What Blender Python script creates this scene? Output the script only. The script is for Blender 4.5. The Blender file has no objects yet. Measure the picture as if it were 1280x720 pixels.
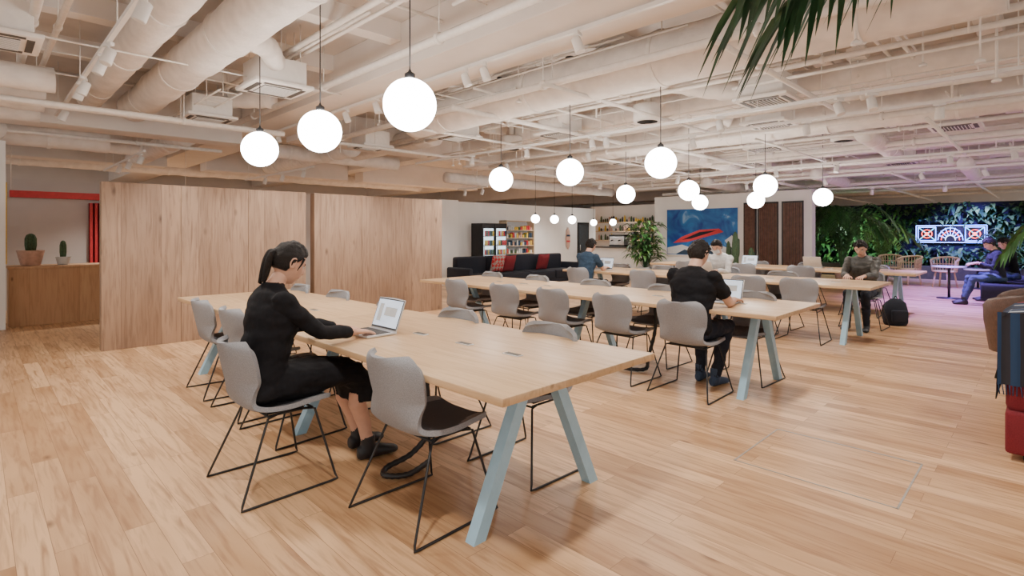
import bpy, bmesh, math, random
from mathutils import Vector, Matrix, noise
from mathutils.bvhtree import BVHTree
random.seed(7)
R=random.random
def U(a,b): return a+(b-a)*R()
V=Vector
PI=math.pi
# ------------------------------------------------------------------ materials
def _nt(name):
    m=bpy.data.materials.new(name); m.use_nodes=True
    nt=m.node_tree; b=nt.nodes['Principled BSDF']; return m,nt,b
def mat(name,col,rough=.5,metal=0,emis=0,var=.12,scale=18,bump=0,bscale=200,ecol=None,spec=.5):
    m,nt,b=_nt(name)
    tc=nt.nodes.new('ShaderNodeTexCoord'); n=nt.nodes.new('ShaderNodeTexNoise'); n.inputs['Scale'].default_value=scale; n.inputs['Detail'].default_value=2
    nt.links.new(tc.outputs['Object'],n.inputs['Vector'])
    mr=nt.nodes.new('ShaderNodeValToRGB')
    c=V(col)
    lo=c*(1-var); hi=c*(1+var)
    mr.color_ramp.elements[0].position=.3; mr.color_ramp.elements[1].position=.7
    mr.color_ramp.elements[0].color=(*lo,1); mr.color_ramp.elements[1].color=(min(hi.x,1),min(hi.y,1),min(hi.z,1),1)
    nt.links.new(n.outputs['Fac'],mr.inputs['Fac']); nt.links.new(mr.outputs['Color'],b.inputs['Base Color'])
    b.inputs['Roughness'].default_value=rough; b.inputs['Metallic'].default_value=metal
    b.inputs['Specular IOR Level'].default_value=spec
    if emis:
        b.inputs['Emission Color'].default_value=(*(ecol or col),1); b.inputs['Emission Strength'].default_value=emis
    if bump:
        n2=nt.nodes.new('ShaderNodeTexNoise'); n2.inputs['Scale'].default_value=bscale; n2.inputs['Detail'].default_value=2
        nt.links.new(tc.outputs['Object'],n2.inputs['Vector'])
        bp=nt.nodes.new('ShaderNodeBump'); bp.inputs['Strength'].default_value=bump; bp.inputs['Distance'].default_value=.01
        nt.links.new(n2.outputs['Fac'],bp.inputs['Height']); nt.links.new(bp.outputs['Normal'],b.inputs['Normal'])
    return m
def wood(name,c1,c2,cd,L=1.4,W=.13,rot=0,rough=.4,vertical=None,mortar=.0015,mcol=None,grain=1.0,knot=.07,bf=.6):
    """planks: object coords rotated so that plank length lies on texture X"""
    m,nt,b=_nt(name); N=nt.nodes.new; K=nt.links.new
    tc=N('ShaderNodeTexCoord'); mp=N('ShaderNodeMapping')
    if vertical=='Z': # face spans X and Z, planks run along Z
        sep=N('ShaderNodeSeparateXYZ'); cb=N('ShaderNodeCombineXYZ')
        K(tc.outputs['Object'],sep.inputs[0]); K(sep.outputs['Z'],cb.inputs['X']); K(sep.outputs['X'],cb.inputs['Y']); K(sep.outputs['Y'],cb.inputs['Z'])
        vec=cb.outputs[0]
    else:
        mp.inputs['Rotation'].default_value=(0,0,rot); K(tc.outputs['Object'],mp.inputs['Vector']); vec=mp.outputs[0]
    br=N('ShaderNodeTexBrick'); br.offset=.37; br.offset_frequency=2
    br.inputs['Scale'].default_value=1; br.inputs['Brick Width'].default_value=L; br.inputs['Row Height'].default_value=W
    br.inputs['Mortar Size'].default_value=mortar; br.inputs['Mortar Smooth'].default_value=.1
    br.inputs['Color1'].default_value=(0,0,0,1); br.inputs['Color2'].default_value=(1,1,1,1); br.inputs['Mortar'].default_value=(.5,.5,.5,1)
    K(vec,br.inputs['Vector'])
    ad=N('ShaderNodeVectorMath'); ad.operation='ADD'
    sc=N('ShaderNodeVectorMath'); sc.operation='SCALE'; sc.inputs['Scale'].default_value=7.3
    K(br.outputs['Color'],sc.inputs[0]); K(vec,ad.inputs[0]); K(sc.outputs[0],ad.inputs[1])
    m2=N('ShaderNodeMapping'); m2.inputs['Scale'].default_value=(1.6,20,20); K(ad.outputs[0],m2.inputs['Vector'])
    ns=N('ShaderNodeTexNoise'); ns.inputs['Scale'].default_value=1.5; ns.inputs['Detail'].default_value=4; ns.inputs['Distortion'].default_value=.8
    K(m2.outputs[0],ns.inputs['Vector'])
    m3=N('ShaderNodeMapping'); m3.inputs['Scale'].default_value=(1.2,4,4); K(ad.outputs[0],m3.inputs['Vector'])
    n3=N('ShaderNodeTexNoise'); n3.inputs['Scale'].default_value=1.3; n3.inputs['Detail'].default_value=2; K(m3.outputs[0],n3.inputs['Vector'])
    mx=N('ShaderNodeMix'); mx.data_type='RGBA'; mx.inputs['A'].default_value=(*c1,1); mx.inputs['B'].default_value=(*c2,1)
    ma=N('ShaderNodeMath'); ma.operation='MULTIPLY_ADD'; ma.inputs[1].default_value=bf
    mb_=N('ShaderNodeMath'); mb_.operation='MULTIPLY_ADD'; mb_.inputs[1].default_value=1.2; mb_.inputs[2].default_value=-.4
    K(n3.outputs['Fac'],mb_.inputs[0]); K(br.outputs['Color'],ma.inputs[0]); K(mb_.outputs[0],ma.inputs[2]); ma.use_clamp=True
    K(ma.outputs[0],mx.inputs['Factor'])
    rp=N('ShaderNodeValToRGB'); rp.color_ramp.elements[0].position=.46; rp.color_ramp.elements[1].position=.76
    rp.color_ramp.elements[0].color=(0,0,0,1); rp.color_ramp.elements[1].color=(.8*grain,.8*grain,.8*grain,1)
    K(ns.outputs['Fac'],rp.inputs['Fac'])
    mx2=N('ShaderNodeMix'); mx2.data_type='RGBA'; K(rp.outputs['Color'],mx2.inputs['Factor']); K(mx.outputs['Result'],mx2.inputs['A']); mx2.inputs['B'].default_value=(*cd,1)
    vo=N('ShaderNodeTexVoronoi'); vo.inputs['Scale'].default_value=2.4
    m4=N('ShaderNodeMapping'); m4.inputs['Scale'].default_value=(.7,1.6,1.6); K(ad.outputs[0],m4.inputs['Vector']); K(m4.outputs[0],vo.inputs['Vector'])
    rk=N('ShaderNodeValToRGB'); rk.color_ramp.elements[0].position=.02; rk.color_ramp.elements[1].position=knot
    rk.color_ramp.elements[0].color=(.8,.8,.8,1); rk.color_ramp.elements[1].color=(0,0,0,1); K(vo.outputs['Distance'],rk.inputs['Fac'])
    mx3=N('ShaderNodeMix'); mx3.data_type='RGBA'; K(rk.outputs['Color'],mx3.inputs['Factor']); K(mx2.outputs['Result'],mx3.inputs['A']); mx3.inputs['B'].default_value=(cd[0]*.5,cd[1]*.45,cd[2]*.45,1)
    mx4=N('ShaderNodeMix'); mx4.data_type='RGBA'; K(br.outputs['Fac'],mx4.inputs['Factor']); K(mx3.outputs['Result'],mx4.inputs['A']); mx4.inputs['B'].default_value=(*(mcol or (cd[0]*.7,cd[1]*.7,cd[2]*.7)),1)
    K(mx4.outputs['Result'],b.inputs['Base Color'])
    rr=N('ShaderNodeMapRange'); rr.inputs['To Min'].default_value=rough-.08; rr.inputs['To Max'].default_value=rough+.12; K(ns.outputs['Fac'],rr.inputs['Value']); K(rr.outputs[0],b.inputs['Roughness'])
    return m
M={}
M['floor']=wood('oak_floor',(.40,.215,.10),(.74,.475,.265),(.29,.135,.06),L=1.3,W=.125,rot=math.pi/2,rough=.36,mortar=.001,knot=.10,bf=.85)
M['table']=wood('oak_tabletop',(.54,.35,.19),(.64,.44,.255),(.40,.235,.115),L=2.4,W=.18,rot=math.pi/2,rough=.36,mortar=.0004,grain=.8)
M['panel']=wood('oak_veneer_panel',(.27,.17,.112),(.44,.295,.20),(.17,.10,.065),L=9,W=.42,vertical='Z',rough=.5,mortar=.0012,grain=1.0,knot=.12)
M['counter']=wood('oak_counter',(.50,.29,.15),(.60,.38,.21),(.34,.18,.09),L=9,W=.6,vertical='Z',rough=.5,mortar=.001,grain=.7)
M['slab']=mat('ceiling_slab_shaded_paint',(.60,.55,.51),.9,var=.06,scale=3)  # beige slab colour, kept darker than the beams to suggest shade between services
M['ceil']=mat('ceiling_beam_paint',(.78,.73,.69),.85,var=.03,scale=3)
M['white']=mat('white_wall_paint',(.84,.83,.81),.8,var=.03,scale=2)
M['grey']=mat('warm_grey_wall_paint',(.60,.575,.56),.8,var=.03,scale=2)
M['duct']=mat('painted_duct_wrap',(.80,.75,.71),.7,var=.08,scale=6,bump=.8,bscale=14)
M['pipe']=mat('painted_pipe',(.82,.78,.74),.6,var=.05)
M['acw']=mat('ac_plastic',(.82,.79,.76),.5,var=.03)
M['black']=mat('black_powder_coat',(.014,.014,.016),.45,var=.2)
M['dark']=mat('dark_grille',(.08,.075,.07),.6)
M['blue']=mat('pale_blue_steel',(.34,.55,.70),.4,var=.04)
M['fabric']=mat('light_grey_fabric',(.28,.285,.305),.95,var=.2,scale=260,bump=.4,bscale=500)
M['fabric2']=mat('charcoal_fabric',(.10,.105,.125),.95,var=.2,scale=260,bump=.4,bscale=500)
M['globe']=mat('opal_glass_lit',(1,.98,.95),.3,emis=26,ecol=(1,.95,.89),var=.01)
M['spotlens']=mat('lamp_lens_lit',(1,.95,.88),.3,emis=40,ecol=(1,.93,.82),var=.01)
M['spotw']=mat('white_lamp_housing',(.8,.78,.76),.4,var=.02)
M['alu']=mat('aluminium',(.66,.67,.69),.35,metal=.8,var=.04)
M['screen']=mat('laptop_screen_lit',(.45,.52,.62),.2,emis=.9,ecol=(.72,.82,.95),var=.25,scale=12)
M['keys']=mat('keyboard_black',(.03,.03,.035),.5)
M['terra']=mat('terracotta',(.58,.38,.30),.8,var=.1)
M['potw']=mat('glazed_white_pot',(.62,.65,.67),.3,var=.05)
M['cactus']=mat('cactus_green',(.05,.10,.045),.6,var=.3,scale=40)
M['leaf']=mat('leaf_green',(.04,.14,.035),.45,var=.45,scale=9)
M['leaf2']=mat('leaf_dark_green',(.02,.07,.025),.45,var=.45,scale=9)
M['leaf3']=mat('leaf_light_green',(.11,.26,.06),.45,var=.4,scale=9)
M['soil']=mat('soil',(.03,.02,.015),.95,bump=.6,bscale=60)
M['red']=mat('red_lacquer',(.60,.04,.05),.5,var=.08)
M['redsofa']=mat('red_upholstery',(.20,.018,.028),.95,var=.15,scale=150,bump=.4,bscale=400)
M['yellow']=mat('yellow_paint',(.75,.5,.06),.6)
M['navy']=mat('navy_upholstery',(.012,.015,.026),.9,var=.2,scale=120,bump=.3)
M['leather']=mat('brown_leather',(.09,.045,.03),.45,var=.2,scale=30,bump=.3,bscale=120)
M['brownslat']=mat('walnut_slat',(.13,.06,.04),.5,var=.3,scale=12)
M['cane']=mat('pale_cane',(.66,.52,.36),.6,var=.1)
M['rattan']=M['cane']
M['glass']=mat('dark_glass',(.05,.06,.07),.08,var=.1)
M['cool']=mat('fridge_lit_interior',(.6,.75,.78),.4,emis=1.6,ecol=(.7,.9,1),var=.5,scale=16)
M['skin']=mat('skin',(.62,.37,.27),.5,var=.04,scale=30,spec=.35)
M['lip']=mat('lips',(.45,.16,.14),.4)
M['hair']=mat('black_hair',(.010,.007,.006),.55,var=.4,scale=80,bump=.6,bscale=260,spec=.3)
M['eyew']=mat('eye_white',(.75,.73,.7),.2,var=.02)
M['blackcloth']=mat('black_cloth',(.0065,.0065,.009),.85,var=.25,scale=40,bump=.25,bscale=300,spec=.25)
M['bluecloth']=mat('blue_cloth',(.025,.055,.10),.9,var=.2,scale=40,bump=.25,bscale=300)
M['greycloth']=mat('olive_grey_jacket',(.06,.058,.052),.6,var=.4,scale=14,bump=.4,bscale=60)
M['whitecloth']=mat('white_shirt_cloth',(.6,.6,.6),.9,var=.08,scale=30)
M['denim']=mat('denim',(.05,.08,.15),.9,var=.25,scale=60,bump=.2,bscale=300)
M['navyc']=mat('navy_trouser_cloth',(.012,.016,.03),.9,var=.2,scale=60)
M['shoe']=mat('black_shoe_leather',(.012,.012,.015),.5)
M['shoeb']=mat('blue_sneaker',(.03,.06,.12),.6)
M['mask']=mat('white_face_mask',(.7,.72,.74),.8)
M['steel']=mat('brushed_inlay_steel',(.40,.38,.36),.5,metal=.3)
# ------------------------------------------------------------------ mesh builder
def catmull(pts,n=6,closed=False):
    pts=[V(p) for p in pts]; out=[]
    for i in range(len(pts)-1):
        p0=pts[max(i-1,0)];p1=pts[i];p2=pts[i+1];p3=pts[min(i+2,len(pts)-1)]
        for k in range(n):
            t=k/n
            out.append(.5*((2*p1)+(-p0+p2)*t+(2*p0-5*p1+4*p2-p3)*t*t+(-p0+3*p1-3*p2+p3)*t**3))
    out.append(pts[-1]); return out
class MB:
    def __init__(s): s.v=[];s.f=[];s.m=[];s.s=[];s.mats=[]
    def mi(s,k):
        if k not in s.mats: s.mats.append(k)
        return s.mats.index(k)
    def add(s,vs,fs,k,smooth=False,T=None):
        o=len(s.v)
        for v in vs:
            v=V(v); s.v.append(T@v if T else v)
        i=s.mi(k)
        for f in fs: s.f.append(tuple(a+o for a in f)); s.m.append(i); s.s.append(smooth)
    def box(s,c,d,k,T=None,bev=0,rz=0,rx=0,ry=0):
        bm=bmesh.new(); bmesh.ops.create_cube(bm,size=1)
        for v in bm.verts: v.co=V((v.co.x*d[0],v.co.y*d[1],v.co.z*d[2]))
        if bev: bmesh.ops.bevel(bm,geom=bm.edges[:],offset=bev,segments=3,profile=.5,affect='EDGES')
        Rm=Matrix.Translation(V(c))@Matrix.Rotation(rz,4,'Z')@Matrix.Rotation(ry,4,'Y')@Matrix.Rotation(rx,4,'X')
        if T: Rm=T@Rm
        bm.verts.index_update()
        s.add([v.co.copy() for v in bm.verts],[[v.index for v in f.verts] for f in bm.faces],k,bool(bev),Rm); bm.free()
    def bx(s,x0,x1,y0,y1,z0,z1,k,bev=0): s.box(((x0+x1)/2,(y0+y1)/2,(z0+z1)/2),(x1-x0,y1-y0,z1-z0),k,bev=bev)
    def loft(s,rings,k,seg=16,T=None,smooth=True,pw=1.0):
        vs=[];fs=[]
        for (c,u,w) in rings:
            c=V(c);u=V(u);w=V(w)
            for i in range(seg):
                a=2*math.pi*i/seg; ca,sa=math.cos(a),math.sin(a)
                if pw!=1: ca=math.copysign(abs(ca)**pw,ca); sa=math.copysign(abs(sa)**pw,sa)
                vs.append(c+u*ca+w*sa)
        n=len(rings)
        for r in range(n-1):
            for i in range(seg):
                j=(i+1)%seg; fs.append((r*seg+i,r*seg+j,(r+1)*seg+j,(r+1)*seg+i))
        fs.append(tuple(range(seg-1,-1,-1))); fs.append(tuple((n-1)*seg+i for i in range(seg)))
        s.add(vs,fs,k,smooth,T)
    def tube(s,path,r,k,seg=8,T=None,flat=1.0,up=None,round_=False,smooth=True):
        path=[V(p) for p in path]; n=len(path)
        rs=r if isinstance(r,(list,tuple)) else [r]*n
        if round_:
            d0=(path[0]-path[1]).normalized(); d1=(path[-1]-path[-2]).normalized()
            path=[path[0]+d0*rs[0]*.85,path[0]+d0*rs[0]*.5]+path+[path[-1]+d1*rs[-1]*.5,path[-1]+d1*rs[-1]*.85]
            rs=[rs[0]*.45,rs[0]*.86]+list(rs)+[rs[-1]*.86,rs[-1]*.45]; n=len(path)
        rings=[]; u=None
        for i,p in enumerate(path):
            t=(path[min(i+1,n-1)]-path[max(i-1,0)]).normalized()
            if u is None:
                ref=V(up) if up else (V((0,0,1)) if abs(t.z)<.9 else V((1,0,0)))
                u=(ref-t*ref.dot(t)).normalized()
            else:
                u=(u-t*u.dot(t)).normalized()
            w=t.cross(u); rings.append((p,u*rs[i]*flat,w*rs[i]))
        s.loft(rings,k,seg,T,smooth)
    def sph(s,c,r,k,T=None,u=20,v=12):
        r=(r,r,r) if not isinstance(r,(tuple,list)) else r
        c=V(c)
        vs=[c+V((0,0,r[2]))];fs=[]
        for i in range(1,v):
            th=math.pi*i/v
            for j in range(u):
                ph=2*math.pi*j/u; vs.append(c+V((r[0]*math.sin(th)*math.cos(ph),r[1]*math.sin(th)*math.sin(ph),r[2]*math.cos(th))))
        vs.append(c-V((0,0,r[2])))
        for j in range(u): fs.append((0,1+j,1+(j+1)%u))
        for i in range(v-2):
            for j in range(u):
                a=1+i*u+j;b=1+i*u+(j+1)%u; fs.append((a,a+u,b+u,b))
        e=len(vs)-1
        for j in range(u): fs.append((e,1+(v-2)*u+(j+1)%u,1+(v-2)*u+j))
        s.add(vs,fs,k,True,T)
    def lathe(s,prof,k,seg=24,T=None,rib=0,ribn=8,smooth=True):
        vs=[];fs=[]
        for (r,z) in prof:
            for i in range(seg):
                a=2*math.pi*i/seg; rr=r*(1+rib*math.cos(ribn*a)); vs.append((rr*math.cos(a),rr*math.sin(a),z))
        for q in range(len(prof)-1):
            for i in range(seg):
                j=(i+1)%seg; fs.append((q*seg+i,q*seg+j,(q+1)*seg+j,(q+1)*seg+i))
        fs.append(tuple(range(seg-1,-1,-1))); fs.append(tuple((len(prof)-1)*seg+i for i in range(seg)))
        s.add(vs,fs,k,smooth,T)
    def merge(s,o,T=None):
        off=len(s.v); s.v+=[(T@v if T else v.copy()) for v in o.v]
        mp=[s.mi(k) for k in o.mats]
        s.f+=[tuple(a+off for a in f) for f in o.f]; s.m+=[mp[i] for i in o.m]; s.s+=o.s
    def mesh(s,name):
        me=bpy.data.meshes.new(name); me.from_pydata([tuple(v) for v in s.v],[],s.f)
        for k in s.mats: me.materials.append(M[k])
        me.polygons.foreach_set('material_index',s.m); me.polygons.foreach_set('use_smooth',s.s); me.update(); return me
    def obj(s,name,loc=(0,0,0),rz=0):
        return inst(name,s.mesh(name),loc,rz)
def inst(name,me,loc=(0,0,0),rz=0,sc=1):
    o=bpy.data.objects.new(name,me); bpy.context.scene.collection.objects.link(o)
    o.location=loc; o.rotation_euler=(0,0,rz); o.scale=(sc,sc,sc); return o
def TR(x,y,z,rz=0,sc=1): return Matrix.Translation((x,y,z))@Matrix.Rotation(rz,4,'Z')@Matrix.Scale(sc,4)
def bake(me,mods):
    o=bpy.data.objects.new('tmp',me); bpy.context.scene.collection.objects.link(o)
    for ty,kw in mods:
        m=o.modifiers.new(ty,ty)
        for a,b in kw.items(): setattr(m,a,b)
    dg=bpy.context.evaluated_depsgraph_get(); dg.update()
    r=bpy.data.meshes.new_from_object(o.evaluated_get(dg)); bpy.data.objects.remove(o); return r
def from_mesh(mb,me,kfun,smooth=True):
    ks=[kfun(p) for p in me.polygons]
    o=len(mb.v); mb.v+=[v.co.copy() for v in me.vertices]
    for p,k in zip(me.polygons,ks):
        mb.f.append(tuple(a+o for a in p.vertices)); mb.m.append(mb.mi(k)); mb.s.append(smooth)

# ------------------------------------------------------------------ room shell
SL=3.7; XE=30; YN=23
b=MB(); b.bx(-5,XE,-5,YN,-.1,0,'floor'); b.obj('floor')
b=MB()
def strip(x0,x1,y0,y1): b.bx(x0,x1,y0,y1,.0005,.002,'steel')
strip(4.06,4.075,.55,1.38);strip(3.32,3.33,.55,1.38);strip(3.32,4.07,.545,.555);strip(3.32,4.07,1.375,1.385)
b.obj('floor_hatch_trim')
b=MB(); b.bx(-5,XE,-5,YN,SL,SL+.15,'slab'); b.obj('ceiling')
b=MB(); b.bx(-5,XE,YN,YN+.2,0,SL,'grey'); b.obj('wall_north')
b=MB(); b.bx(XE,XE+.2,-5,YN,0,SL,'white'); b.obj('wall_east')
b=MB(); b.bx(-5,8.9,13.4,13.6,0,2.4,'grey'); b.obj('wall_reception')
b=MB(); b.bx(-5,.33,10.75,10.95,0,2.75,'white'); b.obj('wall_reception_side')
b=MB(); b.bx(.33,.345,10.78,10.92,.95,2.15,'yellow'); b.obj('yellow_sign_strip')
b=MB(); b.bx(8.9,16.4,12,12.2,0,2.32,'white'); b.bx(8.9,9.5,11.6,12,0,2.32,'white'); b.obj('wall_pantry')
b=MB(); b.bx(9.52,16.4,11.985,12,0,.1,'white'); b.obj('baseboard_pantry')
b=MB(); b.bx(16,16.3,4.55,9.3,0,2.6,'white'); b.obj('wall_gallery')
# ceiling beams
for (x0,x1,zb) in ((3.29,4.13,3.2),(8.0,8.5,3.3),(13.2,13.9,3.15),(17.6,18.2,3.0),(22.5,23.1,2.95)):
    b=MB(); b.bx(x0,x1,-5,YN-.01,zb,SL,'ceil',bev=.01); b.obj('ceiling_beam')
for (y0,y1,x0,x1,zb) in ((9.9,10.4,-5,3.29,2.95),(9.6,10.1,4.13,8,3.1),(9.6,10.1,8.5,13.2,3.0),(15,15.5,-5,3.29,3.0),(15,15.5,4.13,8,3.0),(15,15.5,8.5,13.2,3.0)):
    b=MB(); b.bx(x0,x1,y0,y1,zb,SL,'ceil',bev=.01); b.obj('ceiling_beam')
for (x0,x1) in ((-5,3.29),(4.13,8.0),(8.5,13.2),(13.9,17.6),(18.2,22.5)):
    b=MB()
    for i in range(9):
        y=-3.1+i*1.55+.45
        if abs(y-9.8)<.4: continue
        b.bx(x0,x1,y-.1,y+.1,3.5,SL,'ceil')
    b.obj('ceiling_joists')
# partitions
def partition(x0,x1):
    b=MB(); y=7.95; 
    n=max(2,round((x1-x0)/.82)); w=(x1-x0)/n
    for i in range(n): b.bx(x0+i*w+.0015,x0+(i+1)*w-.0015,y,y+.14,0,2.02,'panel',bev=.003)
    b.obj('wood_partition')
partition(1.07,3.55); partition(3.68,6.12)
# reception counter
b=MB(); b.bx(.37,3.4,10.98,11.6,0,.86,'counter'); b.bx(.36,3.42,10.96,11.63,.86,.9,'counter',bev=.005); b.obj('reception_counter')
b=MB(); b.bx(.45,3.3,13.0,13.13,2.05,2.17,'red'); 
b.tube([(.47,13.06,2.17),(.47,13.06,SL)],.006,'pipe'); b.tube([(3.2,13.06,2.17),(3.2,13.06,SL)],.006,'pipe'); b.obj('red_linear_pendant')
b=MB(); 
b.bx(1.6,3.2,13.34,13.395,0,2.0,'redsofa')
for i in range(21): b.bx(1.61+i*.075,1.65+i*.075,13.26,13.34,0,2.0,'red')
b.obj('red_slatted_screen')
def cactus(loc,ph,pr,ch,cr,k,arms=False):
    b=MB(); b.lathe([(pr*.62,0),(pr*.7,.01),(pr,ph*.97),(pr,ph),(pr*.88,ph),(pr*.86,ph-.02)],k)
    b.lathe([(pr*.87,ph-.025),(.001,ph-.02)],'soil')
    b.lathe([(cr*.8,ph-.02),(cr,ph+ch*.3),(cr*.98,ph+ch*.7),(cr*.7,ph+ch*.92),(cr*.2,ph+ch)],'cactus',seg=48,rib=.14,ribn=8)
    if arms:
        b.tube(catmull([(0,0,ph+ch*.4),(cr*2,0,ph+ch*.45),(cr*2.2,0,ph+ch*.8)],5),cr*.55,'cactus',round_=True)
    b.obj('potted_cactus',loc)
cactus((.63,11.25,.9),.24,.17,.26,.065,'terra'); cactus((1.02,11.25,.9),.13,.1,.26,.04,'potw')

# ------------------------------------------------------------------ ceiling services
def duct(p0,p1,r,name='ventilation_duct',seg=20,wob=.05,clamp=True):
    p0=V(p0);p1=V(p1);L=(p1-p0).length;n=max(4,int(L/.12)); b=MB()
    pts=[p0.lerp(p1,i/n)+V((0,0,.02*noise.noise(V((i*.3,p0.x,p0.y))))) for i in range(n+1)]
    rs=[r*(1+wob*noise.noise(V((i*.9,p0.x*3,p0.y*3)))) for i in range(n+1)]
    b.tube(pts,rs,'duct',seg)
    if clamp:
        k=max(2,int(L/1.5))
        for i in range(k):
            c=p0.lerp(p1,(i+.5)/k); d=(p1-p0).normalized()
            b.tube([c-d*.02,c+d*.02],r*1.06,'pipe',seg,smooth=False)
            b.tube([c+V((0,0,r*.9)),(c.x,c.y,SL)],.008,'pipe',6)
    b.obj(name)
duct((1.68,1.2,3.26),(1.68,9.6,3.26),.21); duct((1.15,1.0,3.3),(1.15,9.5,3.3),.16)
for (y,z,r,x0,x1) in ((7.4,3.0,.13,-4.5,.6),(8.5,3.05,.2,-4.5,.6),(9.2,2.95,.13,-4.5,.6),(11.2,2.95,.2,-4.5,1.6),(12.2,3.0,.12,-4.5,2.2),(11.6,3.15,.16,3.9,7.5),(17.0,3.2,.2,-4.5,12)):
    duct((x0,y,z),(x1,y,z),r)
duct((2.6,10.5,3.1),(2.6,14.8,3.1),.18); duct((5.6,10.3,3.2),(5.6,14.8,3.2),.2); duct((.2,10.6,2.9),(.2,14.6,2.9),.14)
duct((5.0,.2,3.2),(5.0,7.2,3.2),.27); duct((9.35,-3,3.2),(9.35,9.4,3.2),.25); duct((6.3,8.4,3.3),(6.3,12,3.3),.2,clamp=False)
duct((7.2,-3,3.25),(7.2,7.2,3.25),.15); duct((12.3,-3,3.2),(12.3,9.3,3.2),.22); duct((15.3,-3,3.1),(15.3,9,3.1),.2)
duct((10.7,-3,3.3),(10.7,9.4,3.3),.12); duct((20.5,-3,3.1),(20.5,9,3.1),.25); duct((25,-3,3.1),(25,9,3.1),.25)
for y in (2.1,5.3,8.4): duct((10.0,y,3.0),(13.1,y+.1,3.0),.14)
for y in (1.2,3.9,6.6): duct((14.0,y,2.8),(17.5,y+.1,2.8),.14)
duct((8.6,11.0,2.85),(16,11.0,2.85),.14)
def flex(pts,r):
    b=MB(); p=catmull(pts,8); b.tube(p,[r*(1+.07*math.cos(i*2.4)) for i in range(len(p))],'duct',16); b.obj('flexible_duct')
flex([(5.1,3.2,3.2),(6.0,3.4,3.3),(6.5,3.0,3.2),(6.75,2.5,3.12)],.12)
flex([(9.4,2.0,3.2),(10.0,1.6,3.3),(10.3,1.2,3.15)],.12)
flex([(5.0,5.4,3.2),(5.7,5.0,3.3),(6.3,5.2,3.3),(6.65,5.5,3.15)],.12)
flex([(9.2,4.9,3.2),(8.9,4.0,3.35),(9.0,3.8,3.3)],.11)
flex([(2.1,8.6,3.3),(2.6,8.2,3.3),(2.9,7.6,3.25)],.12)
flex([(1.75,5.2,3.2),(2.1,5.6,3.28),(2.3,5.9,3.2)],.11)
flex([(7.2,4.2,3.2),(7.0,4.0,3.3),(6.65,3.95,3.2)],.09)
flex([(12.3,6.4,3.2),(11.6,6.9,3.3),(10.8,6.8,3.2)],.12)
flex([(15.3,2.8,3.1),(15.0,2.6,3.2),(14.95,2.4,3.1)],.11)
def pipe(p0,p1,r=.03):
    b=MB(); b.tube([p0,p1],r,'pipe',10)
    p0=V(p0);p1=V(p1);L=(p1-p0).length;k=max(2,int(L/2))
    for i in range(k):
        c=p0.lerp(p1,(i+.5)/k); b.tube([c,(c.x,c.y,SL)],.006,'pipe',5)
        d=(p1-p0).normalized(); b.tube([c-d*.02,c+d*.02],r*1.35,'pipe',10)
    b.obj('ceiling_pipe')
for x,z,r in ((.35,3.2,.035),(.52,3.2,.025),(2.45,3.4,.03),(2.6,3.4,.02),(2.95,3.15,.04),(4.35,3.0,.04),(4.5,3.05,.025),(5.85,3.2,.035),(6.05,3.15,.03),(7.7,3.1,.05),(8.75,3.0,.045),(10.0,3.0,.03),(11.2,2.95,.05),(11.45,2.9,.03),(12.85,2.85,.04),(14.3,2.85,.05),(14.6,2.8,.03),(16.9,2.75,.05),(19,2.8,.06),(20,2.75,.04),(21.5,2.9,.05),(24,2.8,.06)):
    pipe((x,-4,z),(x,9.5,z),r)
for y,z,r in ((10.7,2.9,.03),(7.9,2.85,.035),(8.05,2.85,.02)):
    pipe((-4.5,y,z),(3.2,y,z),r)
for x0,x1,z,ys in ((4.15,8,2.95,(1.9,3.7,5.2,6.6,8.6)),(8.5,13.2,2.85,(1.1,3.2,4.6,6.2,7.8,8.9)),(13.9,17.6,2.7,(.3,2.4,4.9,7.4)),(18.2,28,2.75,(-.5,1.4,3.4,5.6))):
    for y in ys: pipe((x0,y,z),(x1,y,z),U(.02,.04))
b=MB()
rs=random.Random(3)
for i in range(90):
    x0,x1=rs.choice(((-3,3.2),(4.2,7.9),(8.6,13.1),(14,17.5),(4.2,7.9),(8.6,13.1))); z=rs.uniform(3.1,3.46); r=rs.uniform(.008,.022)
    if rs.random()<.5:
        y=rs.uniform(-1,9.3); b.tube([(x0,y,z),(x1,y,z)],r,'pipe',6)
    else:
        x=rs.uniform(x0,x1); y=rs.uniform(-1,5); b.tube([(x,y,z),(x,y+rs.uniform(2,5),z)],r,'pipe',6)
for i in range(70):
    x=rs.uniform(4.3,17); y=rs.uniform(0,9.3); z=rs.uniform(2.75,3.2); b.tube([(x,y,z),(x,y,SL)],rs.uniform(.006,.015),'pipe',6)
    if i%2: b.lathe([(.001,z-.02),(.035,z-.018),(.035,z),(.01,z+.02)],'acw',seg=12,T=TR(x,y,0))
    elif i%4==0: b.box((x,y,3.42),(.25,.18,.12),'acw')
b.obj('ceiling_conduits')
for (x,z,y0,y1) in ((6.9,3.02,-2,9.3),(2.2,3.12,7,9.6),(13.0,2.9,-2,9.3)):
    b=MB()
    for s in (-.12,.12): b.tube([(x+s,y0,z),(x+s,y1,z)],.012,'pipe',6)
    k=int((y1-y0)/.3)
    for i in range(k): b.tube([(x-.12,y0+.1+i*.3,z),(x+.12,y0+.1+i*.3,z)],.008,'pipe',5)
    for i in range(4): yy=y0+.3+i*(y1-y0-.6)/3; b.tube([(x,yy,z),(x,yy,SL)],.006,'pipe',5)
    b.obj('cable_tray')
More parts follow.
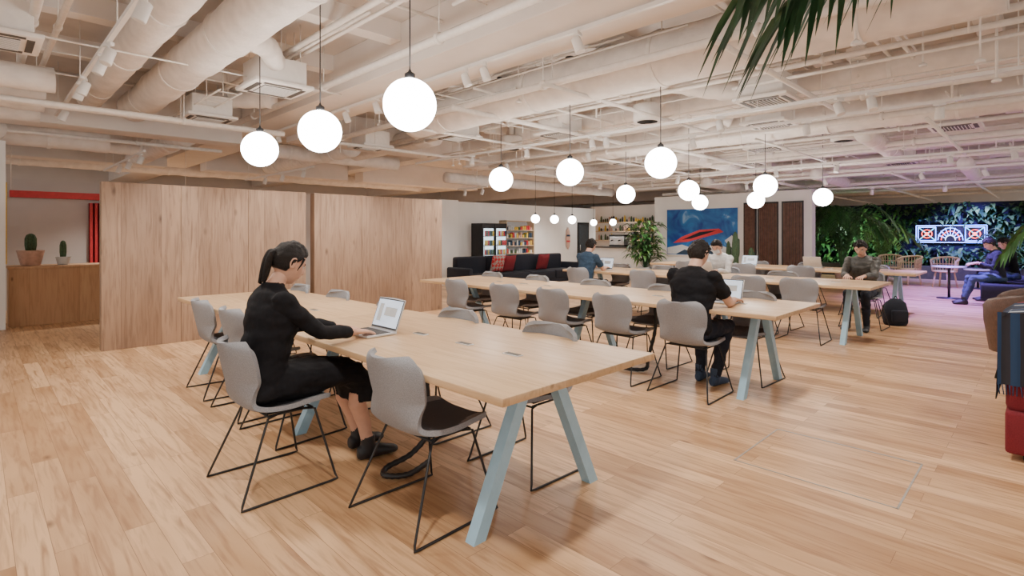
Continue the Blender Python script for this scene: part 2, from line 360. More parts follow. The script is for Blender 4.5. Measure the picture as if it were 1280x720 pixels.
def ac_mesh():
    b=MB(); b.box((0,0,.02),(.62,.62,.04),'acw',bev=.01); b.box((0,0,.17),(.5,.5,.26),'acw',bev=.01)
    b.box((0,0,-.002),(.34,.34,.012),'dark')
    for i in range(9): b.box((0,-.16+i*.04,-.01),(.34,.008,.01),'acw')
    for a in range(4):
        T=Matrix.Rotation(a*math.pi/2,4,'Z'); b.box((.235,0,-.001),(.05,.4,.008),'dark',T=T)
    for sx in (-.2,.2):
        for sy in (-.2,.2): b.tube([(sx,sy,.3),(sx,sy,.72)],.006,'pipe',5)
    return b.mesh('ac')
acm=ac_mesh()
for (x,y,z) in ((2.35,6.05,2.98),(2.3,8.3,2.98),(6.75,2.4,2.98),(6.7,5.6,2.98),(10.35,1.0,2.98),(10.55,3.8,2.98),(10.5,6.8,2.98),(14.95,2.4,2.98),(15,5.4,2.98),(.1,6.1,2.98),(5.7,7.0,2.98),(5.2,8.9,2.98),(8.2,2.9,2.98),(12.6,4.9,2.98)):
    inst('ceiling_air_conditioner',acm,(x,y,z))
b=MB(); b.lathe([(.15,0),(.19,.01),(.19,.22),(.15,.24)],'acw',seg=32); b.lathe([(.14,-.004),(.001,-.004)],'dark'); b.tube([(0,0,.24),(0,0,.75)],.05,'pipe',12)
dm=b.mesh('diff')
for p in ((6.6,3.95,2.95),(10.3,2.45,2.95),(7.0,7.0,2.95),(14.8,.7,2.95)): inst('ceiling_round_diffuser',dm,p)
def head_mesh():
    b=MB(); b.box((0,0,.0),(.035,.12,.03),'spotw',bev=.004); b.tube([(0,0,0),(0,0,-.07)],.01,'spotw')
    T=Matrix.Translation((0,0,-.1))@Matrix.Rotation(.35,4,'Y')
    b.lathe([(.03,.07),(.042,.06),(.045,-.06),(.043,-.07),(.036,-.07)],'spotw',T=T,seg=20); b.lathe([(.036,-.062),(.001,-.06)],'spotlens',T=T)
    return b.mesh('spot')
hm=head_mesh()
def spot(p,power,size=2.1,aim=(0,0,-1),col=(1,.925,.835)):
    l=bpy.data.lights.new('spot','SPOT'); l.energy=power; l.spot_size=size; l.spot_blend=.9; l.shadow_soft_size=.09; l.color=col
    o=bpy.data.objects.new('track_or_added_spot',l); bpy.context.scene.collection.objects.link(o); o.location=p
    o.rotation_euler=V(aim).to_track_quat('-Z','Y').to_euler(); return o
for (x,z,y0,y1,ys,rot) in ((.8,3.0,.8,9.6,(1.5,2.9,4.3,5.6,6.0,7.0,7.3,8.8),0),(3.71,3.15,.6,11,(1.5,2.9,4.1,4.4,6.2,7.0,8.4,9.4),2.2),(6.55,2.85,0,9.4,(1.3,1.6,2.9,4.6,4.85,6.2,7.6),1),(7.85,2.9,0,9.4,(.9,2.3,3.9,5.9,8.0),3),
    (11.7,2.75,-1,9.4,(.4,1.2,2.9,4.0,6.2,8.4),0),(14.0,2.7,-1,9.4,(.9,1.9,3.7,5.5,7.4),1.4),(16.6,2.6,-1,9,(.2,1.8,3.3,5.2,6.8,8.3),3.2),(2.0,2.75,10.6,14.5,(10.9,11.9,12.8),0),(4.9,2.75,10.6,14.5,(11.1,12.2,13.2),0),(9.4,2.6,10.3,11.5,(10.5,11.2),0)):
    b=MB(); b.bx(x-.018,x+.018,y0,y1,z,z+.035,'spotw')
    for i in range(5): yy=y0+.2+(y1-y0-.4)*i/4; b.tube([(x,yy,z+.03),(x,yy,SL)],.005,'spotw',5)
    b.obj('light_track')
    for i,y in enumerate(ys):
        inst('track_spotlight',hm,(x,y,z-.012),rot+U(-.5,.5))
PW=215
for (x,y,z,p) in ((.8,1.5,2.8,.85),(.8,4.3,2.8,1),(.8,6.6,2.8,.9),(3.71,1.5,2.95,1),(3.71,4.4,2.95,1),(3.71,7.0,2.95,.9),(6.55,1.6,2.65,1),(6.55,4.8,2.65,.9),(6.55,7.6,2.65,.8),
   (9.6,1.2,2.8,.8),(9.6,4.0,2.8,.9),(9.6,7,2.8,.8),(11.7,6.2,2.55,.9),(14.5,8.0,2.5,.8),(16.6,6.8,2.4,.3),(13,10.8,2.6,1.1),(2.0,12.0,2.55,.9),(4.9,12.0,2.55,.9),(7.9,11,2.6,.7),(.4,-1.5,2.9,.7),(4.5,-1,2.9,.7),(4,17,2.7,3.5),(9.5,14,2.7,3),(13,14,2.7,3.5),(12,18,2.7,3),(24,3,2.6,2),(17,11.3,2.5,.7),(18.4,2.6,2.5,.35)):  # north-end spots have no track head, added to brighten a dark band
    spot((x,y,z),PW*p)
# partition wash
for x in (1.9,2.9,4.4,5.6): spot((x,7.0,2.85),75,1.25,aim=(0,.45,-1))

# pendants
def pend_mesh(drop,r=.175):
    b=MB(); b.sph((0,0,0),r,'globe',u=40,v=24); b.lathe([(.035,r-.012),(.035,r+.03),(.012,r+.045),(.006,r+.06)],'black',seg=16); b.tube([(0,0,r+.05),(0,0,drop)],.005,'black',6); b.lathe([(.06,drop-.03),(.06,drop)],'black',seg=20)
    return b.mesh('pend')
for x,z,ys in ((2.05,2.255,(3.01,4.32,5.66)),(5.5,2.20,(3.12,4.43,5.73)),(8.8,2.15,(3.17,4.45,5.73)),(11.9,2.12,(3.19,4.48,5.74))):
    pm=pend_mesh(SL-z)
    for y in ys: inst('globe_pendant_lamp',pm,(x,y,z))
pm=pend_mesh(SL-1.78,.11)
for x,y in ((10.2,9.35),(10.95,9.35),(11.7,9.35),(15.2,11.2),(15.2,10.4)): inst('globe_pendant_lamp',pm,(x,y,1.78))

# ------------------------------------------------------------------ tables
def table_mesh():
    b=MB(); L=4.78; W=1.15; y0=0
    b.box((0,L/4,.732),(W,L/2-.002,.036),'table',bev=.004); b.box((0,3*L/4,.732),(W,L/2-.002,.036),'table',bev=.004)
    b.box((0,L/2,.695),(.08,L-.7,.035),'black')
    for yy in (.33,2.2,4.46):
        for s in (-1,1):
            a=V((s*.085,yy,.715)); c=V((s*.43,yy,.0))
            vs=[];
            for p in (a,c):
                for (i,j) in ((-1,-1),(1,-1),(1,1),(-1,1)): vs.append(V((p.x+i*.036,p.y+j*.03,p.z)))
            b.add(vs,[(0,1,2,3),(7,6,5,4),(0,4,5,1),(1,5,6,2),(2,6,7,3),(3,7,4,0)],'blue')
        b.box((0,yy,.698),(.42,.07,.03),'blue',bev=.004)
    for yy in (.52,.92,1.36,2.9,3.3,3.75):
        b.box((0,yy,.752),(.045,.12,.006),'alu',bev=.002); b.box((0,yy,.7545),(.032,.1,.004),'dark')
    return b.mesh('table')
tm=table_mesh()
TX=(2.045,5.03,8.18,11.2)
for x in TX: inst('communal_table',tm,(x,1.52,0))
b=MB(); p=catmull([(2.0,2.75,.68),(2.0,2.75,.45),(2.0,2.72,.2),(1.9,2.76,.06),(1.72,2.76,.025),(1.66,2.68,.022),(1.76,2.6,.022),(1.95,2.66,.022)],8); b.tube(p,[.015+.003*(i%2) for i in range(len(p))],'black'); b.obj('power_cable')
b=MB(); p=catmull([(5.0,2.9,.68),(5.0,2.9,.4),(4.95,2.95,.12),(4.8,2.9,.03),(4.7,3.1,.03),(4.9,3.3,.03)],8); b.tube(p,[.017+.004*(i%2) for i in range(len(p))],'black'); b.obj('power_cable')
# ------------------------------------------------------------------ chairs
def chair_mesh():
    prof=[(.24,.432,.17),(.228,.450,.205),(.13,.452,.228),(0,.442,.235),(-.12,.447,.222),(-.19,.475,.20),(-.225,.54,.198),(-.245,.62,.215),(-.262,.70,.228),(-.276,.765,.222),(-.284,.80,.195),(-.288,.82,.14)]
    pts=catmull([V(p) for p in prof],4); nu=12; vs=[];fs=[]
    for p in pts:
        bk=max(0,min(1,(p.y-.46)/.15)); 
        for j in range(nu+1):
            u=-1+2*j/nu; w=p.z
            vs.append((p.x+bk*.085*u*u, w*u, p.y+(1-bk)*.022*abs(u)**3-bk*.0*u*u))
    n=len(pts)
    for i in range(n-1):
        for j in range(nu): a=i*(nu+1)+j; fs.append((a,a+1,a+nu+2,a+nu+1))
    t=MB(); t.add(vs,fs,'fabric',True); me=t.mesh('t')
    me=bake(me,[('SOLIDIFY',dict(thickness=.026,offset=0)),('BEVEL',dict(width=.008,segments=2,limit_method='ANGLE')),('SUBSURF',dict(levels=1))])
    b=MB()
    def kf(p):
        return 'fabric2' if (p.center.z<.475 and p.center.z>.44 and p.normal.z>.35) else 'fabric'
    from_mesh(b,me,kf)
    r=.0065
    for s in (-1,1):
        ctrl=[(-.05,s*.17,.418),(-.11,s*.19,.41),(-.265,s*.272,.03),(-.272,s*.28,.008),(-.24,s*.28,.007),(.21,s*.27,.007),(.245,s*.268,.01),(.235,s*.262,.035),(.15,s*.185,.41),(.09,s*.17,.418)]
        b.tube(ctrl,r,'black',8)
        b.tube([(-.1,s*.17,.418),(.13,s*.17,.418)],r,'black',8)
    b.tube([(-.1,-.185,.415),(-.1,.185,.415)],r,'black',8); b.tube([(.14,-.18,.415),(.14,.18,.415)],r,'black',8)
    b.box((0,0,.424),(.2,.3,.008),'black')
    return b.mesh('chair')
cm=chair_mesh()
def chair(x,y,face): inst('dining_chair',cm,(x,y,0),face+U(-.06,.06))
for y in (2.25,3.82,4.5,5.25): chair(1.63,y,0)
inst('dining_chair',cm,(1.22,3.14,0),.0)
for y in (2.25,3.15,4.1,5.05,5.95): chair(2.38,y,PI)
inst('dining_chair',cm,(4.50,2.25,0),0)
for y in (2.97,3.72,4.47,5.32): chair(4.52,y,0)
for y in (2.1,3.05,4.0,5.0,5.9): chair(5.28,y,PI)
for y in (2.3,2.95,3.75,4.6): chair(7.72,y,0)
inst('dining_chair',cm,(7.5,5.72,0),0)
for y in (2.9,4.9,5.8): chair(8.55,y,PI)
inst('dining_chair',cm,(9.42,1.98,0),PI); inst('dining_chair',cm,(9.0,3.95,0),PI)
for y in (2.3,3.2,4.2,5.4): chair(10.75,y,0)
for y in (2.3,3.4,4.4,5.4): chair(11.6,y,PI)
# ------------------------------------------------------------------ laptops
def laptop_mesh(lit=True,ang=.35,w=.31,d=.215):
    b=MB(); b.box((0,0,.008),(d,w,.014),'alu',bev=.003); b.box((.02,0,.0155),(d*.48,w*.88,.002),'keys'); b.box((-.07,0,.0155),(.06,.1,.0015),'alu')
    for i in range(5):
        for j in range(12): b.box((-.022+i*.0205,-.125+j*.0228,.0172),(.016,.018,.002),'dark')
    T=Matrix.Translation((d/2-.004,0,.014))@Matrix.Rotation(ang,4,'Y')
    b.box((0,0,.105),(.007,w,.21),'alu',T=T,bev=.002); b.box((-.0042,0,.107),(.001,w*.96,.2),'keys',T=T); b.box((-.0052,0,.109),(.001,w*.92,.18),'screen',T=T)
    b.box((-.006,-.03,.12),(.001,.14,.06),'potw',T=T); b.box((-.006,.09,.11),(.001,.05,.12),'potw',T=T)
    return b.mesh('laptop')
lm=laptop_mesh()
for (x,y,r) in ((1.82,3.13,.0),(4.98,2.2,0),(7.98,5.7,0),(8.42,3.95,PI),(11.4,3.2,PI),(10.95,4.3,0)): inst('laptop_computer',lm,(x,y,.7505),r)
# ------------------------------------------------------------------ people
def smooth(a,b,x):
    t=max(0,min(1,(x-a)/(b-a))); return t*t*(3-2*t)
def lerpt(tab,x):
    if x<=tab[0][0]: return tab[0][1]
    for (a,p),(c,q) in zip(tab,tab[1:]):
        if x<=c: return p+(q-p)*(x-a)/(c-a)
    return tab[-1][1]
def headpt(a,b,c):
    x=.094*a;y=.073*b;z=.115*c
    if c<0:
        y*=1-.33*abs(c)**1.4; 
        x+= .018*(-c)
        if a<0: x*=1-.35*(-c)
    if a>0: x*=.95
    if a>.1:
        g=lambda v,m,s: math.exp(-((v-m)/s)**2)
        f=smooth(.1,.5,a)
        x+=f*(.020*g(y,0,.010)*smooth(.028,-.022,z)*smooth(-.042,-.027,z)+.004*g(z,.024,.012)*g(abs(y),.028,.025)-.009*g(abs(y),.030,.015)*g(z,.004,.012)+.006*g(z,-.056,.011)*g(y,0,.022)+.008*g(z,-.096,.016)*g(y,0,.022)+.003*g(abs(y),.042,.015)*g(z,-.022,.018))
    return V((x,y,z))
def head(b,T,style='short',mask=False,glasses=False):
    nu,nv=72,48; vs=[];hv=[];dirs=[]
    for i in range(nv+1):
        th=math.pi*i/nv
        for j in range(nu):
            ph=2*math.pi*j/nu; d=V((math.sin(th)*math.cos(ph),math.sin(th)*math.sin(ph),math.cos(th))); dirs.append(d)
            p=headpt(*d); vs.append(p)
            c0=lerpt([(-1,-.62 if style!='pony' else -.5),(-.25,-.5),(.0,-.05),(.25,.12),(.55,.45),(.8,.5),(1,.52)],d.x)
            Tk=.017 if style=='short' else .014
            nn=noise.noise(V((d.x*4,d.y*4,d.z*4)))*.005+noise.noise(V((d.x*14,d.y*14,d.z*6)))*.003
            if style=='short': nn*=1.7
            th_=-.012+(Tk+.012)*smooth(c0-.1,c0+.14,d.z)+nn*smooth(c0,c0+.3,d.z)
            hv.append(p+d*th_)
    fs=[]
    for i in range(nv):
        for j in range(nu):
            fs.append((i*nu+j,(i+1)*nu+j,(i+1)*nu+(j+1)%nu,i*nu+(j+1)%nu))
    lips=[];sk=[];mk=[]
    for f in fs:
        c=sum((vs[k] for k in f),V())/4
        if c.x>.06 and abs(c.y)<.023 and abs(c.z+.056)<.0085: lips.append(f)
        else: sk.append(f)
    o=len(b.v); b.add(vs,sk,'skin',True,T)
    i=b.mi('lip')
    for f in lips: b.f.append(tuple(a+o for a in f)); b.m.append(i); b.s.append(True)
    b.add(hv,fs,'hair',True,T)
    for s in (-1,1):
        e=headpt(*(V((.9,s*.36,.03)).normalized())); e=V((e.x-.0065,s*.031,.004))
        b.sph(e,.0125,'eyew',T,14,10); b.sph(e+V((.0068,0,0)),.0066,'hair',T,10,8)
        b.tube([e+V((.010,-s*.013,.016)),e+V((.013,0,.020)),e+V((.004,s*.018,.016))],.003,'hair',6,T=T)
        b.tube([e+V((.006,-s*.013,.006)),e+V((.0125,0,.009)),e+V((.004,s*.014,.005))],.002,'hair',6,T=T)
        b.sph((-.004,s*.073,-.004),(.016,.008,.029),'skin',T,12,10)
        b.tube(catmull([(.006,s*.074,-.03),(.008,s*.078,.0),(.002,s*.082,.024),(-.016,s*.084,.02),(-.02,s*.082,-.004),(-.008,s*.076,-.03)],4),.0045,'skin',6,T=T)
    if mask:
        mv=[];mf=[]
        for i in range(9):
            for j in range(13):
                zz=-.012-.075*i/8; yy=-.062+.124*j/12
                mv.append((.098-.035*(yy/.062)**2+.014*math.exp(-(yy/.02)**2)+.004-.012*(i/8),yy,zz))
        for i in range(8):
            for j in range(12): a=i*13+j; mf.append((a,a+1,a+14,a+13))
        b.add(mv,mf,'mask',True,T)
    if style=='pony':
        b.sph((-.086,0,.022),(.028,.028,.030),'hair',T,16,10)
        for k in range(14):
            rr=.5+.5*((k*7)%5)/4; oy=.015*math.cos(k*2.3)*rr; ox=.012*math.sin(k*2.3)*rr
            p=catmull([(-.08,oy*.5,.03),(-.106+ox,oy,.018),(-.112+ox,oy*1.3,-.025),(-.100+ox*1.4,oy*1.5,-.085),(-.085+ox*1.2,oy*1.2,-.14-.012*(k%3))],5)
            n=len(p); b.tube(p,[.0125*math.sin(math.pi*(.15+.8*i/(n-1)))+.003 for i in range(n)],'hair',8,T=T)
        for s in (-1,1): # short side wisps in front of the ears
            p=catmull([(.045,s*.070,.045),(.042,s*.0755,.01),(.034,s*.074,-.03)],5); n=len(p); b.tube(p,[.008*(1-.8*i/(n-1)) for i in range(n)],'hair',8,T=T)
    else:
        for k in range(40):
            a=U(-1,1)*PI; c=U(.45,.95); d=V((math.sqrt(1-c*c)*math.cos(a),math.sqrt(1-c*c)*math.sin(a),c)); p=headpt(*d)+d*.010
            q=p+V((.016,U(-.012,.012),.0))*.9+d*.004; b.tube([p,(p+q)/2+d*.003,q],[.010,.008,.003],'hair',6,T=T)
def hand(b,wrist,d,n,side,curl=.35,k='skin'):
    """d: pointing dir, n: back-of-hand normal, side: unit vector to thumb side"""
    d=V(d).normalized(); n=V(n); n=(n-d*n.dot(d)).normalized(); sv=d.cross(n)
    if sv.dot(V(side))<0: sv=-sv
    t=MB(); w=V(wrist)
    t.loft([(w-d*.05,sv*.024,n*.021),(w,sv*.026,n*.018),(w+d*.03,sv*.036,n*.017),(w+d*.065,sv*.041,n*.014),(w+d*.09,sv*.040,n*.011),(w+d*.097,sv*.034,n*.006)],'skin',20)
    for i,(off,L) in enumerate(((.031,.070),(.0105,.078),(-.0105,.072),(-.031,.056))):
        dd=(d+sv*off*3.2).normalized(); p=w+d*.082+sv*off; pts=[p]; ang=curl*.35
        for q,fr in enumerate((.18,.42,.27,.2)):
            v=dd*math.cos(ang)-n*math.sin(ang); p=p+v*L*fr*1.15; pts.append(p); ang+=curl*(.9 if q else .5)
        t.tube(pts,[.0095,.0092,.0085,.0078,.0065],'skin',10,round_=True)
    p=w+d*.022+sv*.026-n*.004
    t.tube([p,p+(d*.6+sv*.75-n*.2).normalized()*.035,p+(d*.6+sv*.75-n*.2).normalized()*.035+(d*.9+sv*.3-n*.25).normalized()*.032,p+(d*.6+sv*.75-n*.2).normalized()*.035+(d*.9+sv*.3-n*.25).normalized()*.032+(d-n*.2).normalized()*.022],[.013,.0115,.0095,.007],'skin',10,round_=True)
    me=bake(t.mesh('h'),[('REMESH',dict(mode='VOXEL',voxel_size=.0028)),('SMOOTH',dict(factor=.5,iterations=3))])
    from_mesh(b,me,lambda p:'skin')
def person(name,loc,yaw,s=1.0,male=True,lean=.15,hands=((.5,.1,.80),(.5,-.1,.80)),hdir=((1,-.15,-.1),(1,.15,-.1)),knees=None,ank=None,top='blackcloth',bot='navyc',shoe='shoe',sleeve='short',style='short',
           hpitch=.3,hyaw=0,skirt=False,mask=False,vox=.007,seat=.46,loose=1.0,belowknee=True,curl=.35,sw=None):
    sw=sw or (1.0 if male else .86)
    def sp(x,z):  # spine bend
        dz=z-.56; a=lean*min(1,max(0,dz/.25)); return V((x+math.sin(a)*max(0,dz),0,.56+ (math.cos(a)*dz if dz>0 else dz)))
    parts={}
    def P(k):
        if k not in parts: parts[k]=MB()
        return parts[k]
    X=V((1,0,0));Y=V((0,1,0))
    def ring(x,z,dep,wid): 
        a=lean*min(1,max(0,(z-.56)/.25)); return (sp(x,z),V((math.cos(a),0,-math.sin(a)))*dep,Y*wid)
    lo=loose
    P(top).loft([ring(-.01,.50,.10*lo,.15*sw),ring(-.005,.56,.122*lo,.175*sw*lo),ring(.0,.64,.112*lo,.16*sw*lo),ring(.005,.73,.106*lo,.15*sw*lo),ring(.012,.84,.118*lo,.165*sw*lo),ring(.012,.93,.122*lo,.18*sw*lo),ring(.0,1.0,.108,.187*sw),ring(-.008,1.04,.085,.165*sw),ring(-.008,1.07,.062,.10*sw),ring(-.006,1.09,.05,.06)],top,28)
    if not male: 
        for q in (-1,1): P(top).sph(sp(.095*lo,.90)+Y*q*.065,(.05,.06,.055),top)
    nk0=sp(-.008,1.03); hc=sp(.045+.03*lean,1.205)+V((.03*hpitch,0,-.01*hpitch)); 
    P('skin').tube([nk0,sp(.0,1.08),nk0.lerp(hc,.75)],[.058*sw,.05*sw+.003,.05*sw],'skin',20,round_=True)
    P(bot).loft([((-.02,0,.465),X*.10,Y*.14*sw),((-.01,0,.50),X*.135,Y*.185),((0,0,.55),X*.13,Y*.18),((0,0,.60),X*.11,Y*.155)],bot,24)
    kn=knees or ((.46,.11,.53),(.46,-.11,.53)); an=ank or ((.42,.12,.09),(.42,-.12,.09))
    for i,q in enumerate((1,-1)):
        h=V((.0,q*.088,.54)); k=V(kn[i]); a=V(an[i]); 
        P(bot).tube([h,h.lerp(k,.35),h.lerp(k,.8),k],[.088,.085,.066,.062],bot,20,round_=True)
        kk=bot if belowknee else 'skin'; R1=(.062,.062,.052,.043) if belowknee else (.05,.053,.042,.033)
        mid=k.lerp(a,.42)+V((-.018,0,0)); 
        P(kk).tube([k if belowknee else k.lerp(a,.28),mid,k.lerp(a,.7),a],list(R1),kk,18,round_=belowknee)
        fd=V((1,q*.12,0)).normalized(); sd=V((-fd.y,fd.x,0)); f0=V((a.x,a.y,0)); zt=a.z-.09
        up=V((0,0,1))
        P(shoe).loft([(f0-fd*.065+up*(.045+zt),sd*.022,up*.03),(f0-fd*.045+up*(.045+zt),sd*.033,up*.044),(f0+up*(.05+zt),sd*.036,up*.05),(f0+fd*.06+up*(.042+zt),sd*.041,up*.04),(f0+fd*.12+up*(.034+zt),sd*.046,up*.031),(f0+fd*.165+up*(.028+zt),sd*.04,up*.025),(f0+fd*.19+up*(.024+zt),sd*.022,up*.016)],shoe,20)
        P(shoe).tube([a+up*(.07 if belowknee else .05),a,f0+up*(.04+zt)],[.044,.043,.04],shoe,18)
        a_=lean; S=sp(-.005,1.005)+Y*q*.172*sw; W=V(hands[i]); ua,fa=.285,.25; D=(W-S); dl=min(D.length,ua+fa-.005)
        if D.length>dl: W=S+D.normalized()*dl; D=W-S
        ca=(ua*ua+dl*dl-fa*fa)/(2*ua*dl); ca=max(-1,min(1,ca)); h_=math.sqrt(1-ca*ca)*ua
        pole=V((-.25,q*.55,-1)); dn=D.normalized(); pole=(pole-dn*pole.dot(dn)).normalized(); E=S+dn*ca*ua+pole*h_
        aw=.93 if male else .80
        if sleeve=='long':
            P(top).tube([S,S.lerp(E,.5),E],[.060*sw*lo,.050*lo*sw,.045*sw*lo],top,18,round_=True); P(top).tube([E,E.lerp(W,.5),E.lerp(W,.84)],[.045*lo*sw,.041*lo*sw,.034*lo],top,18)
            P('skin').tube([E.lerp(W,.7),W],[.026,.0245],'skin',14,round_=True)
        else:
            P(top).tube([S,S.lerp(E,.5),S.lerp(E,.72)],[.063*sw,.058*sw,.058*sw],top,18); P(top).sph(S,.06*sw,top)
            P('skin').tube([S.lerp(E,.4),E],[.046*aw,.042*aw],'skin',18,round_=True); P('skin').tube([E,E.lerp(W,.3),E.lerp(W,.75),W],[.042*aw,.043*aw,.031*aw,.0255],'skin',16,round_=True)
        kn_=(W,V(hdir[i]),q)
        parts.setdefault('_h',[]).append(kn_)
    if skirt:
        P(bot).loft([((0,0,.56),V((.03,0,.09)),Y*.165),((.15,0,.555),V((.0,0,.085)),Y*.185),((.32,0,.55),V((.0,0,.085)),Y*.19),((.46,0,.535),V((.035,0,.078)),Y*.195),((.545,0,.47),V((.085,0,.03)),Y*.195),((.56,0,.41),V((.095,0,.0)),Y*.195),((.565,0,.37),V((.10,0,0)),Y*.20)],bot,28)
    hs=parts.pop('_h')
    allm=MB(); trees={}
    for k,p in parts.items():
        allm.merge(p); trees[k]=BVHTree.FromPolygons([tuple(v) for v in p.v],p.f)
    me=bake(allm.mesh('b'),[('REMESH',dict(mode='VOXEL',voxel_size=vox)),('SMOOTH',dict(factor=.5,iterations=6))])
    def kf(p):
        best=None;bd=9
        for k,t in trees.items():
            r=t.find_nearest(p.center)
            if r[3] is not None and r[3]<bd-(.004 if k=='skin' else 0): bd=r[3];best=k
        return best
    b=MB(); from_mesh(b,me,kf)
    sk=b.mi('skin'); isk=[False]*len(b.v)
    for f,m_ in zip(b.f,b.m):
        if m_==sk or (b.mats[m_]==shoe):
            for a in f: isk[a]=True
    nm=[V(v.normal) for v in me.vertices]
    for i,v in enumerate(b.v):
        if not isk[i]:
            b.v[i]=v+nm[i]*(.012*noise.noise(V((v.x*9,v.y*9,v.z*16)))+.005*noise.noise(V((v.x*20,v.y*18,v.z*30))))
    for (W,hd,q) in hs: hand(b,W,hd,(0,0,1),(0,-q,0),curl)
    T=Matrix.Translation(hc)@Matrix.Rotation(hyaw,4,'Z')@Matrix.Rotation(hpitch+lean*.4,4,'Y')
    head(b,T,style,mask)
    o=b.obj(name,(loc[0],loc[1],loc[2] if len(loc)>2 else 0),yaw); o.scale=(s,s,s); return o
person('seated_woman',(1.14,3.12),-.02,s=1.03,male=False,lean=.13,hands=((.50,.085,.775),(.50,-.085,.775)),hdir=((1,-.2,-.12),(1,.2,-.12)),knees=((.49,.10,.54),(.49,-.10,.54)),ank=((.62,.10,.09),(.58,-.10,.09)),
   top='blackcloth',bot='blackcloth',sleeve='long',style='pony',hpitch=.40,skirt=True,belowknee=False,vox=.0055,loose=1.14)
person('seated_man',(4.46,2.25),-.05,s=1.02,male=True,lean=.16,hands=((.48,.13,.78),(.48,-.17,.78)),top='blackcloth',bot='navyc',shoe='shoeb',hpitch=.35,hyaw=-.15,vox=.006,knees=((.46,.12,.54),(.46,-.12,.54)),ank=((.42,.13,.09),(.36,-.05,.09)),loose=1.12,sw=1.08)
person('seated_man',(7.5,5.72),0,top='bluecloth',bot='navyc',lean=.2,vox=.009)
person('seated_man',(9.02,3.95),PI,top='whitecloth',bot='denim',lean=.25,hpitch=.4,vox=.01,mask=True,sleeve='long')
person('seated_man',(9.46,1.98),PI,s=1.0,top='greycloth',bot='navyc',sleeve='long',lean=.22,hpitch=.4,vox=.008,loose=1.12,hands=((.52,.1,.79),(.52,-.1,.79)))
person('seated_man',(14.1,.72),1.9,top='navy',bot='denim',shoe='shoe',sleeve='long',lean=.1,hpitch=.5,vox=.01,hands=((.32,.08,.82),(.32,-.08,.82)),knees=((.42,.12,.52),(.42,-.12,.52)),ank=((.55,.12,.09),(.5,-.12,.09)))
person('seated_woman',(15.0,.55),1.8,male=False,top='blackcloth',bot='denim',sleeve='long',style='pony',lean=.1,hpitch=.4,vox=.01,hands=((.35,.08,.8),(.35,-.08,.8)))
# backpack by the far table
b=MB(); b.loft([((0,0,0),(.15,0,0),(0,.09,0)),((0,0,.04),(.17,0,0),(0,.11,0)),((0,0,.2),(.17,0,0),(0,.12,0)),((0,0,.34),(.14,0,0),(0,.09,0)),((0,0,.40),(.07,0,0),(0,.04,0))],'navy',24); b.box((0,.12,.15),(.22,.06,.18),'navy',bev=.02)
for s in (-1,1): b.tube(catmull([(s*.08,-.08,.34),(s*.09,-.17,.25),(s*.1,-.16,.1),(s*.1,-.1,.04)],5),.016,'black',8)
b.tube(catmull([(-.03,0,.39),(0,0,.44),(.03,0,.39)],5),.008,'black'); b.obj('backpack',(10.0,1.68,0),2.2)

# ------------------------------------------------------------------ far furniture
def sofa(x0,x1,y,depth,k,h=.78,face=-1,name='long_sofa',loc=(0,0,0),rz=0):
    b=MB(); n=max(1,round((x1-x0)/.9)); w=(x1-x0)/n
    for i in range(n):
        b.bx(x0+i*w+.01,x0+(i+1)*w-.01,y-depth,y-.16,.2,.43,k,bev=.04); b.bx(x0+i*w+.01,x0+(i+1)*w-.01,y-.24,y-.05,.4,h,k,bev=.05)
    b.bx(x0,x1,y-depth+.03,y,.1,.24,k,bev=.02); b.bx(x0-.12,x0,y-depth,y,.1,.6,k,bev=.04); b.bx(x1,x1+.12,y-depth,y,.1,.6,k,bev=.04)
    for xx in (x0,x1):
        for yy in (y-depth+.08,y-.08): b.tube([(xx,yy,0),(xx,yy,.11)],.02,'black')
    return b.obj(name,loc,rz)
sofa(8.1,12.0,10.2,.85,'navy',.84)
def cushion(loc,k,rz=0,tilt=.3):
    b=MB(); T=Matrix.Rotation(tilt,4,'X'); vs=[];fs=[];n=10
    for sd in (-1,1):
        for i in range(n+1):
            for j in range(n+1):
                u=-1+2*i/n;w=-1+2*j/n; t=.07*((1-u**4)*(1-w**4))**.5; vs.append((.22*u*(1-.06*(1-abs(w))),sd*t,.22*w*(1-.06*(1-abs(u)))))
    for q in (0,1):
        o=q*(n+1)**2
        for i in range(n):
            for j in range(n):
                a=o+i*(n+1)+j; f=(a,a+1,a+n+2,a+n+1); fs.append(f if q else f[::-1])
    b.add(vs,fs,k,True,T); b.obj('throw_cushion',loc,rz)
m,nt,bs=_nt('patterned_cushion'); tc=nt.nodes.new('ShaderNodeTexCoord'); mp=nt.nodes.new('ShaderNodeMapping'); mp.inputs['Rotation'].default_value=(0,.785,0); ck=nt.nodes.new('ShaderNodeTexChecker'); ck.inputs['Scale'].default_value=14; ck.inputs['Color1'].default_value=(.5,.03,.04,1); ck.inputs['Color2'].default_value=(.35,.3,.28,1)
nt.links.new(tc.outputs['Object'],mp.inputs[0]); nt.links.new(mp.outputs[0],ck.inputs['Vector']); nt.links.new(ck.outputs['Color'],bs.inputs['Base Color']); bs.inputs['Roughness'].default_value=.9; M['cush']=m
cushion((9.2,9.70,.66),'cush'); cushion((9.6,9.72,.64),'redsofa'); cushion((10.9,9.72,.64),'redsofa')
